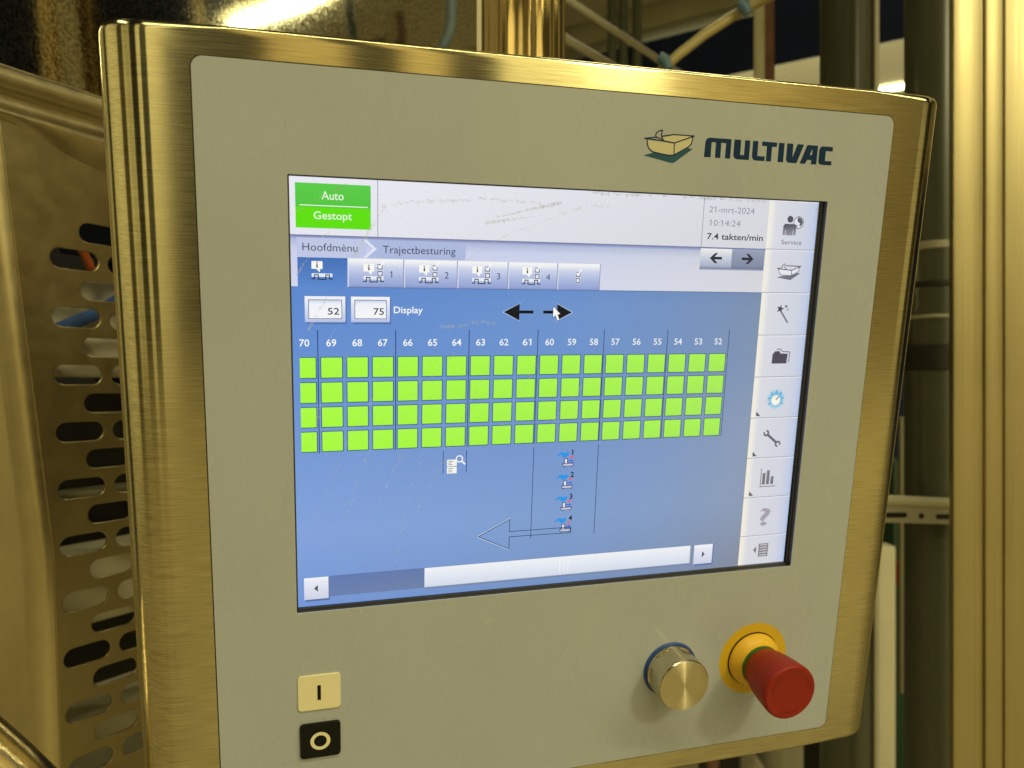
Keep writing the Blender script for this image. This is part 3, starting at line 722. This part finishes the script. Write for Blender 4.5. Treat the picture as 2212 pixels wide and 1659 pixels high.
# ---------------------------------------------------------------- printed logo on the front foil
def raised(name, polys, mtl, z, parent, thick=0.00006):
    vs, fs = [], []
    for p in polys:
        k = len(vs); vs += [(x*mm, y*mm, z) for x, y in p]; fs.append(tuple(range(k, k+len(p))))
    return link(name, mesh(name, vs, fs), mtl, parent)
def stroke(pts, w):
    out = []
    for a, b in zip(pts, pts[1:]):
        dx, dy = b[0]-a[0], b[1]-a[1]; L = math.hypot(dx, dy) or 1; nx, ny = -dy/L*w/2, dx/L*w/2; ex, ey = dx/L*w*.4, dy/L*w*.4
        out.append([(a[0]+nx-ex, a[1]+ny-ey), (a[0]-nx-ex, a[1]-ny-ey), (b[0]-nx+ex, b[1]-ny+ey), (b[0]+nx+ex, b[1]+ny+ey)])
    return out
ZP = 0.00058
letters = {
 'm': [(68.3, 132.1), (68.6, 140.0), (69.3, 141.7), (71.0, 142.4), (84.4, 142.4), (84.4, 132.1), (81.2, 132.1), (81.2, 140.1), (78.3, 140.1), (78.3, 132.1), (75.0, 132.1), (75.0, 140.1), (72.4, 140.1), (72.4, 132.1)],
 'u': [(86.2, 142.4), (86.2, 134.2), (86.8, 132.7), (88.3, 132.0), (96.1, 132.0), (96.1, 142.4), (92.8, 142.4), (92.8, 134.5), (90.4, 134.5), (90.4, 142.4)],
 'l': [(97.8, 142.4), (97.8, 134.2), (98.4, 132.7), (99.9, 132.0), (105.9, 132.0), (105.9, 134.5), (101.2, 134.5), (101.2, 142.4)],
 't': [(103.6, 142.4), (103.6, 140.1), (106.8, 140.1), (106.8, 132.0), (110.1, 132.0), (110.1, 140.0), (113.1, 140.0), (113.1, 142.4)],
 'i': [(114.3, 142.4), (114.3, 132.0), (117.9, 132.0), (117.9, 142.4)],
 'v': [(119.6, 142.4), (119.6, 134.0), (120.1, 132.6), (121.5, 132.0), (126.6, 132.0), (130.5, 142.4), (126.3, 142.4), (123.7, 135.0), (123.5, 142.4)],
 'a': [(128.7, 132.0), (132.6, 142.3), (139.7, 142.3), (139.7, 132.0), (136.1, 132.0), (136.1, 134.2), (133.4, 134.2), (132.1, 132.0)],
 'c': [(149.7, 142.2), (142.8, 142.2), (141.4, 141.6), (140.8, 140.3), (140.8, 133.8), (141.4, 132.5), (142.9, 132.0), (149.6, 132.0), (149.6, 134.3), (145.2, 134.3), (145.2, 139.7), (149.7, 139.7)]}
word = raised('maker_lettering', [letters[k] for k in 'multivac'], M['navyprint'], ZP, panel)
raised('letter_opening', [[(134.8, 137.0), (136.2, 137.0), (136.2, 140.4)]], M['foil'], ZP+.00003, word)
emb = raised('tray_emblem', [[(34.2, 138.7), (50.1, 137.9), (60.9, 141.9), (60.5, 138.6), (58.3, 136.4), (50.3, 131.9), (47.5, 131.9), (38.4, 133.0), (35.6, 134.6)],
                             [(39.5, 139.8), (43.2, 140.5), (49.5, 142.3), (60.6, 142.4), (50.2, 138.5)]], M['emblemfill'], ZP+.00003, panel)
raised('emblem_shadow', [[(32.4, 130.9), (38.4, 132.7), (48.2, 131.5), (50.4, 131.8), (58.4, 136.2), (61.2, 135.8), (50.4, 127.9), (48.6, 127.9)]], M['tealprint'], ZP, emb)
ol = []
for pts in ([(32.6, 139.6), (39.2, 140.6)], [(42.7, 141.3), (49.5, 142.6), (61.5, 142.6)], [(32.6, 139.6), (44.0, 139.0), (50.2, 138.3), (61.4, 142.5)],
            [(34.1, 138.9), (34.4, 136.8), (35.2, 134.9), (36.6, 133.6), (38.4, 132.9), (44, 132.1), (47.6, 131.8), (50.3, 132.1), (58.3, 136.6), (60.2, 138.4), (60.9, 141.9)], [(50.1, 138.3), (50.3, 132.1)],
            [(39.3, 140.6), (38.9, 141.6), (39.4, 142.9), (40.7, 143.9), (42.7, 144.4), (42.3, 142.4), (42.5, 140.8), (44.0, 138.9)], [(39.0, 140.8), (42.6, 139.7)]):
    ol += stroke(pts, .62)
raised('emblem_outline', ol, M['navyprint'], ZP+.00006, emb)

# ---------------------------------------------------------------- keys, knob, emergency stop
def key(name, x0, y0, x1, y1, mtl, h, bev=.0012):
    me = fill2d(rrect(x0*mm, y0*mm, x1*mm, y1*mm, .0018), (), h/2-.0003, .0003, 2); zshift(me, h/2+.0004)
    return link(name, me, mtl, panel)
k1 = key('start_button', -150.1, -168.4, -128.3, -148.4, M['cream'], .0010); k1['label'] = 'cream square key with a black upright bar'
link('bar_symbol', zshift(fill2d([(-.1402, -.1627), (-.1384, -.1627), (-.1384, -.1541), (-.1402, -.1541)], (), .00004), .00152), M['black'], k1)
k2 = key('stop_button', -149.5, -196.7, -128.6, -176.8, M['black'], .0016); k2['label'] = 'black square key with a cream ring'
def circ(x, y, r, n=48): return [(x+r*math.cos(2*PI*i/n), y+r*math.sin(2*PI*i/n)) for i in range(n)]
link('ring_symbol', zshift(fill2d(circ(-.1391, -.1870, .0053), [circ(-.1391, -.1870, .0034)[::-1]], .00004), .00212), M['cream'], k2)

knob_r, flat = 16.2, 14.9
def knob_bm():
    n = 96; bm = bmesh.new(); rings = []
    def rad(i, z):
        a = 2*PI*i/n
        if 0.0032 < z < 0.0165:      # six finger flats, rounded between
            q = (a+PI/6) % (PI/3)-PI/6
            return min(knob_r, flat/math.cos(q)) if abs(q) < .5 else knob_r
        return knob_r
    zs = [0.0008, .0010, .0031, .0033, .009, .0164, .0166, .0186, .0193]
    for z in zs:
        rings.append([bm.verts.new(((rad(i, z)-(0.5 if z == .0193 else 0))*mm*math.cos(2*PI*i/n), (rad(i, z)-(0.5 if z == .0193 else 0))*mm*math.sin(2*PI*i/n), z)) for i in range(n)])
    for A, B in zip(rings, rings[1:]):
        for i in range(n): bm.faces.new((A[i], A[(i+1) % n], B[(i+1) % n], B[i]))
    bm.faces.new(rings[0][::-1])
    return bm
kn = link('selector_knob', bm_mesh('selector_knob', knob_bm(), True, 25), M['knob'], panel, (KX, KY, .0004)); kn['label'] = 'turned steel knob with finger flats'
link('base_ring', bm_mesh('base_ring', lathe([(16*mm, 0), (17.6*mm, 0), (17.6*mm, .0008), (17.2*mm, .0012), (15.6*mm, .0012)]), True, 40), M['blue'], kn)
link('knob_face', bm_mesh('knob_face', lathe([(15.72*mm, .0193), (15.3*mm, .01945), (10*mm, .0195), (5*mm, .0195), (.3*mm, .0195), (0, .0195)], 96), True), M['spun'], kn)

def cap_prof():
    return [(0, .0095), (12.2*mm, .0095), (12.8*mm, .0115), (13.6*mm, .014), (14.8*mm, .018), (15.9*mm, .024), (16.7*mm, .030), (17.2*mm, .036), (17.2*mm, .0378), (16.9*mm, .0390), (16.2*mm, .0397), (15.3*mm, .0398), (14.6*mm, .0396), (8*mm, .0397), (0, .0397)]
es = link('emergency_stop', bm_mesh('emergency_stop', lathe(cap_prof(), 96), True, 60), M['red'], panel, (EX, EY, .0004)); es['label'] = 'red mushroom stop knob on a yellow collar'
link('label_disc', bm_mesh('label_disc', lathe([(17.6*mm, .0002), (24.1*mm, .0002), (24.1*mm, .0), (17.6*mm, 0)], 96)), M['yellowdisc'], es)
link('gasket', bm_mesh('gasket', lathe([(17.0*mm, .0003), (18.0*mm, .0003), (18.0*mm, .0006), (17*mm, .0012)], 96), True), M['black'], es)
link('collar', bm_mesh('collar', lathe([(17.4*mm, .0004), (17.4*mm, .0022), (16.9*mm, .0032), (15.2*mm, .0058), (14.9*mm, .0062), (14.2*mm, .0070), (13.6*mm, .0086), (12.0*mm, .0090), (5*mm, .0090)], 96), True, 40), M['yellow'], es)
link('green_ring', bm_mesh('green_ring', lathe([(11*mm, .0080), (13.0*mm, .0084), (13.1*mm, .0100), (12.9*mm, .0112), (11*mm, .0114)], 96), True, 40), M['green'], es)
# engraved turning arrows
for q in range(3):
    a0 = math.radians(15+120*q); vs = []; 
    pts = [(12.6*mm*math.cos(a0+t*.09), 12.6*mm*math.sin(a0+t*.09)) for t in range(10)]
    polys = stroke([(x*1000, y*1000) for x, y in pts], .38)
    ae = a0; c = (12.6*math.cos(ae), 12.6*math.sin(ae))
    td = (math.sin(ae), -math.cos(ae)); rd = (math.cos(ae), math.sin(ae))
    polys += stroke([(c[0]+rd[0]*1.9, c[1]+rd[1]*1.9), (c[0]+td[0]*3, c[1]+td[1]*3), (c[0]-rd[0]*1.9, c[1]-rd[1]*1.9)], .35)
    raised('turn_arrow', polys, M['reddark'], .03975, es)

# ---------------------------------------------------------------- support post over the panel
post = thing('support_post', 'shiny steel post rising behind the top of the control panel', 'post', W(1129, 110, .62))
px = post.location.copy()
def post_prof():
    # round tube, rippled to imitate striped reflections: outline in plan, metres
    P = []; r = .033
    for i in range(288):
        a = 2*PI*i/288; rr = r*(1+.03*math.cos(13*a)+.014*math.cos(23*a+1)); P.append((rr*math.cos(a), rr*math.sin(a)))
    return P
bm = bmesh.new(); P = post_prof(); r_ = [[bm.verts.new((x, y, z)) for x, y in P] for z in (-.25, 1.6)]
for i in range(len(P)): bm.faces.new((r_[0][i], r_[0][(i+1) % len(P)], r_[1][(i+1) % len(P)], r_[1][i]))
bm.faces.new(r_[0][::-1]); bm.faces.new(r_[1])
link('tube', bm_mesh('tube', bm, True), M['post'], post)
link('edge_strip', bm_mesh('edge_strip', box_bm((-.0345, -.004, .675), (.004, 0, 0), (0, .02, 0), (0, 0, 1.85), .0006)), M['pale'], post)
# bracket from the back of the housing to the post
link('mounting_bracket', bm_mesh('mounting_bracket', box_bm((.01, -.05, -.12), (.09, 0, 0), (0, .16, 0), (0, 0, .09), .004)), M['sheet'], post)

# ---------------------------------------------------------------- machine guard on the left
GN = Vector((-0.85964204, 0.50978772, 0.03364599)); GB = Vector((0.5101, 0.8601, 0)).normalized(); GD = Vector((-0.02893989, 0.01716203, -0.99943381))
GO = Vector((-0.35200, 0.62, CZ+0.05356))
def G(s, t, n=0.0): return GO+GB*(s*mm)+GD*(t*mm)-GN*(n*mm)      # n = towards the viewer side
guard = thing('machine_guard', 'large brushed steel machine cover with slotted side left of the panel', 'machine cover', GO)
def gl(name, me, mtl):
    o = link(name, me, mtl, guard); o.matrix_parent_inverse = Matrix.Translation(-GO); return o
def stadium(sc, tc, L, Wd, n=8):
    r = Wd/2; P = []
    for cx, a0 in ((sc+L/2-r, -90), (sc-L/2+r, 90)):
        for i in range(n+1):
            a = math.radians(a0+180*i/n); P.append((cx+r*math.cos(a), tc+r*math.sin(a)))
    return P
def edge_s(t): return min(-51.8+.138*(t+87), -26+.052*(t+44))
holes = []
for col in range(11):
    for row in range(10):
        t = -46.3+46.2*row+(-23.1 if col % 2 else 0)
        if col % 2 == 0 and row == 9: pass
        s = -22+.052*(t+44)+23.6*col+20.3
        if t < -80: continue
        holes.append(stadium(s, t, 40.5, 17.0))
outl = [(edge_s(t), t) for t in range(-150, 431, 20)]+[(330, 430), (330, -150)]
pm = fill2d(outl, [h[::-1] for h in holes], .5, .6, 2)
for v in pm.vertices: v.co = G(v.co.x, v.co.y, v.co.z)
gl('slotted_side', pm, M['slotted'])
# rounded corner and the broad front face that turns away to the left
vs, fs = [], []
rowsT = list(range(-150, 431, 20)); NA = 10
fdir = (Vector((-0.90, 0.30, 0))).normalized()
for t in rowsT:
    p1 = G(edge_s(t)+.5, t, 0); out = -GN
    d0 = -GB; 
    ring = []
    # arc from plate direction to face direction
    R = .014
    cur = p1.copy(); prev = d0
    for i in range(NA+1):
        dd = (d0*(1-i/NA)+fdir*(i/NA)).normalized()
        if i: cur = cur+dd*(R*1.9/NA)
        ring.append(cur.copy())
    ring.append(cur+fdir*.5)
    vs += ring
n = NA+2
for j in range(len(rowsT)-1):
    for i in range(n-1): fs.append((j*n+i, j*n+i+1, (j+1)*n+i+1, (j+1)*n+i))
gl('front_face', mesh('front_face', vs, fs, True), M['sheet'])
# shoulder: bead, groove and fillet running along the top of the side
def sweep(prof, s0, s1, ns=24, fn=None):
    vs, fs = [], []; m = len(prof)
    for j in range(ns+1):
        s = s0+(s1-s0)*j/ns
        for t, nn in (fn(s) if fn else prof): vs.append(G(s, t, nn))
    for j in range(ns):
        for i in range(m-1): fs.append((j*m+i, j*m+i+1, (j+1)*m+i+1, (j+1)*m+i))
    return vs, fs
def shoulder(s):
    k = max(0.0, min(1.0, (s+60)/80)); low = -141+20*k*k*(3-2*k)
    P = [(-182+.0*s, 2)]
    for i in range(9):
        a = PI*i/8; P.append((-172-9*math.cos(a), 2+7*math.sin(a)))
    P += [(-160, 1), (-157, .5), (-153, 1.5), (-150, 3.5), (-147, 6)]
    for i in range(1, 9):
        f = i/8; P.append((-147+(low+147)*f+0*f, 6-5.4*f*f))
    return P
vs, fs = sweep(shoulder(0), -160, 330, 60, shoulder); gl('shoulder_bead', mesh('shoulder_bead', vs, fs, True), M['sheet'])
# upper cover sheet, leaning back
cs = [G(-160, -181.5, 1.8), G(720, -181.5, 1.8), G(720, -181.5, 1.8)+Vector((-.06, .036, .9)), G(-160, -181.5, 1.8)+Vector((-.06, .036, .9))]
gl('cover_sheet', mesh('cover_sheet', cs, [(0, 1, 2, 3)]), M['scratched'])
# dark sheet standing in for the shaded void behind the slots
back_v = [G(-40, 60, -150), G(330, 60, -150), G(330, 430, -150), G(-40, 430, -150)]
gl('dark_backing', mesh('dark_backing', back_v, [(0, 1, 2, 3)]), M['darkdark'])
def inner(name, label, cat, t0, t1, n0, n1, mtl, s0=0, s1=325, group=None):
    c = (G(s0, t0, -n0)+G(s1, t1, -n1))/2
    o = link(name, bm_mesh(name, box_bm((0, 0, 0), GB*((s1-s0)*mm), GD*((t1-t0)*mm), GN*((n1-n0)*mm), .003)), mtl, None, c)
    return tag(o, label, cat, group)
inner('machine_duct', 'pale duct seen through the lower middle slots of the steel cover', 'duct', 205, 268, 40, 90, M['pale'])
inner('machine_beam', 'narrow tan beam seen through the middle slots of the steel cover', 'beam', 148, 160, 30, 60, M['olive'])
inner('machine_rail', 'tan rail seen through the upper slots of the steel cover', 'rail', -42, 12, 90, 130, M['pale'])
inner('machine_flap', 'dull grey flap seen through the fifth slot of the steel cover', 'flap', 14, 50, 60, 70, M['beam'])
inner('machine_tray', 'bright cream tray seen through the lowest slot of the steel cover', 'tray', 352, 376, 40, 110, M['pale'])
tag(link('air_hose', bm_mesh('air_hose', tube_bm([G(-30, 20, -70), G(20, 10, -70), G(60, -8, -75), G(140, -60, -80)], .006), True), M['bluecloth']), 'blue hose seen through the third slot of the steel cover', 'hose')
tag(link('cable_plug', bm_mesh('cable_plug', tube_bm([G(24, -60, -34), G(30, -50, -34), G(33, -42, -34)], .0035), True, 50), M['orange']), 'orange capped plug seen through the second slot from the top', 'plug')
inner('navy_plate', 'navy plate seen through the topmost slot of the steel cover', 'plate', -110, -58, 60, 64, M['navy'], 20, 140)

# rounded handle end at the lower left
hd = tube_bm([W(-160, 1500, .40), W(-60, 1590, .41), W(20, 1660, .415), W(75, 1712, .42), W(100, 1750, .425), W(108, 1800, .43), W(108, 1900, .43)], [.0145, .0145, .0145, .0145, .0145, .0145, .0145], 28)
tag(link('guard_handle', bm_mesh('guard_handle', hd, True, 50), M['post']), 'bent polished steel bar handle at the lower left of the cover', 'handle')

tag(link('hanging_hose', bm_mesh('hanging_hose', tube_bm([W(975, -160, .95), W(975, 0, .95), W(974, 50, .95), W(970, 72, .95), W(960, 92, .95), W(945, 125, .95)], [.0065]*3+[.0065, .0065, .006], 14), True), M['strap']), 'slate blue hose hanging in front of the cover sheet left of the post', 'hose')

# ---------------------------------------------------------------- things behind on the right
column = thing('steel_column', 'broad golden brushed steel column at the right edge of the view', 'column', W(2160, 829, .86))
cb = Vector(column.location)
def col_part(name, x0, x1, dep, mtl, y0=0, z0=-1.5, z1=2.6, bev=.0015):
    o = link(name, bm_mesh(name, box_bm(((x0+x1)/2, y0+dep/2, (z0+z1)/2), (x1-x0, 0, 0), (0, dep, 0), (0, 0, z1-z0), bev), True, 30), mtl, column); return o
k_ = .86/1661
def cx(u): return (u-2160)*k_
col_part('front_web', cx(2060), cx(2121), .010, M['column']); col_part('front_web', cx(2129), cx(2166), .010, M['column']); col_part('front_web', cx(2171), cx(2300), .010, M['column'])
col_part('groove', cx(2120.5), cx(2129.5), .008, M['column'], .004); col_part('groove', cx(2165.5), cx(2171.5), .008, M['column'], .003)

def dark_post(u0, u1, d, label, cat='post'):
    t = thing('dark_profile_post', label, cat, (W((u0+u1)/2, 829, d).x, d, 0), 'dark profile posts behind the panel')
    w = (u1-u0)/1661*d
    bm = tube_bm([(0, 0, 0), (0, 0, 2.34)], w/2*.98, 40)
    link('tube', bm_mesh('tube', bm, True, 50), M['darkpost'], t)
    link('side_fin', bm_mesh('side_fin', box_bm((w*.46, -w*.28, 1.17), (w*.10, 0, 0), (0, w*.2, 0), (0, 0, 2.33), .002)), M['beam' if u0 < 1900 else 'darkpost'], t)
    return t, w
dark_post(1773, 1880, 1.25, 'dark grey green post over the upper right rim, nearest the red brown pipe')
dp, dw = dark_post(1958, 2075, 1.05, 'dark grey green post between the panel and the golden column')
for v0, v1, mt in ((528, 545, 'beam'), (683, 691, 'beam'), (612, 624, 'darkdark'), (746, 800, 'darkdark')):
    z0, z1 = W(0, v1, 1.05).z, W(0, v0, 1.05).z
    link('clamp_band', bm_mesh('clamp_band', lathe([(dw*.49, z0), (dw*.525, z0+.001), (dw*.525, z1-.001), (dw*.49, z1)], 40), True, 40), M[mt], dp)

tr = thing('cable_tray', 'cream slotted cable tray crossing between panel and golden column', 'cable tray', W(1990, 1100, .98))
tw = .98/1661
trb = bmesh.new()
pl = fill2d([(-.075, -.016), (.07, -.020), (.07, .004), (-.075, .010)], [rrect(-.046, -.011, -.018, -.004, .003, 3)[::-1], circ(.0, -.0085, .004, 12)[::-1], rrect(.018, -.013, .05, -.006, .003, 3)[::-1]], .0008)
link('slotted_front', pl, M['beam'], tr, None, (PI/2, 0, 0))
link('top_edge', bm_mesh('top_edge', tube_bm([(-.08, .002, .013), (.075, .002, .006)], .0068, 16), True, 50), M['pale'], tr)
link('tray_back', bm_mesh('tray_back', box_bm((0, .03, -.008), (.15, 0, 0), (0, .002, 0), (0, 0, .03))), M['darkdark'], tr)

def vbar(name, label, cat, u0, v0, u1, v1, d, dep, mtl, ang=0, group=None, bev=.004):
    a, b = W(u0, v0, d), W(u1, v1, d)
    o = link(name, bm_mesh(name, box_bm((0, 0, 0), (abs(b.x-a.x), 0, 0), (0, dep, 0), (0, 0, abs(a.z-b.z)), bev), True, 30), mtl, None, ((a.x+b.x)/2, d+dep/2, (a.z+b.z)/2))
    return tag(o, label, cat, group)
vbar('cream_upright', 'cream painted upright between the panel and the dark post', 'upright', 1892, 1180, 1936, 1800, 1.5, .04, M['pale'])
vbar('grey_conduit', 'thin grey conduit just left of the dark post', 'conduit', 1944, 900, 1956, 1500, 1.35, .01, M['olive'])
vbar('dark_cabinet', 'black cabinet low behind the lower right corner of the panel', 'cabinet', 1800, 1500, 1872, 1900, 1.9, .2, M['darkdark'])
vbar('switch_box', 'small box with red front left of the cream upright', 'switch box', 1868, 1540, 1892, 1588, 1.6, .03, M['redsmall'])
vbar('control_strip', 'narrow olive strip above the red switch box', 'strip', 1868, 1400, 1890, 1536, 1.6, .03, M['olive'])
vbar('green_cabinet', 'dark green cabinet in the gap right of the cream upright', 'cabinet', 1930, 1000, 1990, 1800, 2.4, .3, M['greensmall'])
vbar('red_valve', 'dim red valve body right of the cream upright', 'valve', 1938, 1215, 1954, 1265, 1.9, .03, M['redsmall'])
vbar('pale_cabinet', 'pale cabinet low behind the bottom rim of the panel', 'cabinet', 1690, 1596, 1752, 1720, 2.2, .3, M['pale'])
vbar('tan_cabinet', 'dull tan cabinet under the bottom rim right of the pink pipe', 'cabinet', 1600, 1590, 1690, 1800, 2.6, .3, M['beam'])
vbar('black_cabinet', 'black cabinet under the bottom rim beside the pink pipe', 'cabinet', 1560, 1600, 1598, 1800, 2.3, .3, M['darkdark'])
vbar('pink_pipe', 'dull red pipe under the bottom rim of the panel', 'pipe', 1530, 1610, 1556, 1900, 2.2, .03, M['rust'], bev=.01)

# roof beams, lamp and rods
def beam(name, label, cat, p, length, w, h, mtl, back=.5, group=None):
    """p = a point of the lower near edge; the beam runs along the hall"""
    c = p+HA*(length*(.5-back))-HB*(w/2)+UP*(h/2)
    o = link(name, bm_mesh(name, box_bm((0, 0, 0), HA*length, HB*w, UP*h, .01), True, 30), mtl, None, c)
    return tag(o, label, cat, group)
beam('roof_beam', 'tan roof beam crossing above the top rim right of the post', 'beam', W(1585, 0, 3.0), 9, .45, .5, M['beam'], .5, 'roof beams')
beam('roof_rail', 'dull olive rail just below the nearer tan roof beam', 'rail', W(1367, 100, 3.2), 5, .12, .10, M['olive'], .1)
beam('roof_beam', 'tan roof beam low over the right rim, with a bright lamp under it', 'beam', W(1881, 97, 3.6)-UP*.62+HB*.3, 9, .3, .62, M['beam'], .5, 'roof beams')
lp = W(1966, 184, 3.2)
tl = thing('tube_lamp', 'glowing lamp tube over the right rim of the panel', 'lamp', lp)
link('glow_tube', bm_mesh('glow_tube', tube_bm([Vector((0, 0, 0)), HA*1.2], .010, 16), True, 50), M['tube'], tl)
link('lamp_tray', bm_mesh('lamp_tray', box_bm(HA*.6+UP*.03+HB*.03, HA*1.24, HB*.05, UP*.02, .005)), M['beam'], tl)
for x, v0, v1 in ((1322, 45, 240), (1346, 30, 240), (1376, 20, 150)):
    a = W(x, 240, 2.6); b_ = W(x, v0, 2.6)
    tag(link('roof_hanger', bm_mesh('roof_hanger', tube_bm([a, b_+UP*.35], .016, 14), True, 50), M['darkpost']), {1322: 'short dark hanger nearest the post', 1346: 'dark hanger in the middle of three', 1376: 'dark hanger farthest from the post'}[x]+' behind the slanting pole', 'hanger', 'dark hangers under the roof beam')
tag(link('slanting_pole', bm_mesh('slanting_pole', tube_bm([W(1150, -48, 1.5), W(1232, 4, 1.5), W(1430, 134, 1.5), W(1560, 220, 1.5)], .0065, 14), True, 50), M['beam']), 'thin tan pole slanting down to the right beside the post', 'pole')
tag(link('slanting_pole', bm_mesh('slanting_pole', tube_bm([W(1180, 55, 1.6), W(1232, 90, 1.6), W(1290, 124, 1.6), W(1400, 190, 1.6)], .0085, 14), True, 50), M['beam']), 'short stretch of tan pole low beside the post at the rim', 'pole')
hz = thing('air_line', 'yellowed air line rising to the right with blue fittings', 'air line', W(1545, 65, 1.15))
def rel(p): return p-hz.location
link('hose', bm_mesh('hose', tube_bm([rel(W(1420, 160, 1.15)), rel(W(1466, 118, 1.15)), rel(W(1520, 76, 1.15)), rel(W(1585, 34, 1.15)), rel(W(1640, 4, 1.15)), rel(W(1760, -55, 1.15))], .0075, 16), True, 50), M['clearhose'], hz)
link('fitting', bm_mesh('fitting', tube_bm([rel(W(1597, 4, 1.13)), rel(W(1608, 16, 1.13)), rel(W(1616, 30, 1.13))], [.007, .009, .006], 12), True, 50), M['bluefit'], hz)
link('fitting', bm_mesh('fitting', tube_bm([rel(W(1424, 122, 1.13)), rel(W(1436, 130, 1.13)), rel(W(1444, 150, 1.13))], [.007, .009, .006], 12), True, 50), M['bluefit'], hz)
tag(link('steel_conduit', bm_mesh('steel_conduit', tube_bm([W(1640, 420, 1.2), W(1640, -300, 1.2)], .0085, 16), True, 50), M['pale']), 'pale upright conduit beside the red brown pipe', 'conduit')
tag(link('brown_pipe', bm_mesh('brown_pipe', tube_bm([W(1660, 420, 1.24), W(1660, -300, 1.24)], .0095, 16), True, 50), M['rust']), 'red brown upright pipe right of the air line', 'pipe')
for p, q, d in ((Vector((5.75, 1.99, 5.45)), Vector((-.707, .707, 0)), 'near'), ):
    t2 = thing('tube_lamp', 'lamp tube high on the right, seen as a bright streak in the cover sheet', 'lamp', p)
    link('glow_tube', bm_mesh('glow_tube', tube_bm([Vector((0, 0, 0)), q*2.2], .06, 16), True, 50), M['tube'], t2)
    link('lamp_tray', bm_mesh('lamp_tray', box_bm(q*1.1+UP*.10, q*2.3, q.cross(UP)*.2, UP*.05, .005)), M['pale'], t2)
struct(link('ceiling', mesh('reflected_bay', [(2.0, 3.1, 5.55), (8.5, 3.1, 5.55), (8.5, 5.6, 5.55), (2.0, 5.6, 5.55)], [(0, 3, 2, 1)]), M['beam']))  # tan bay added out of view for the cover sheet to mirror
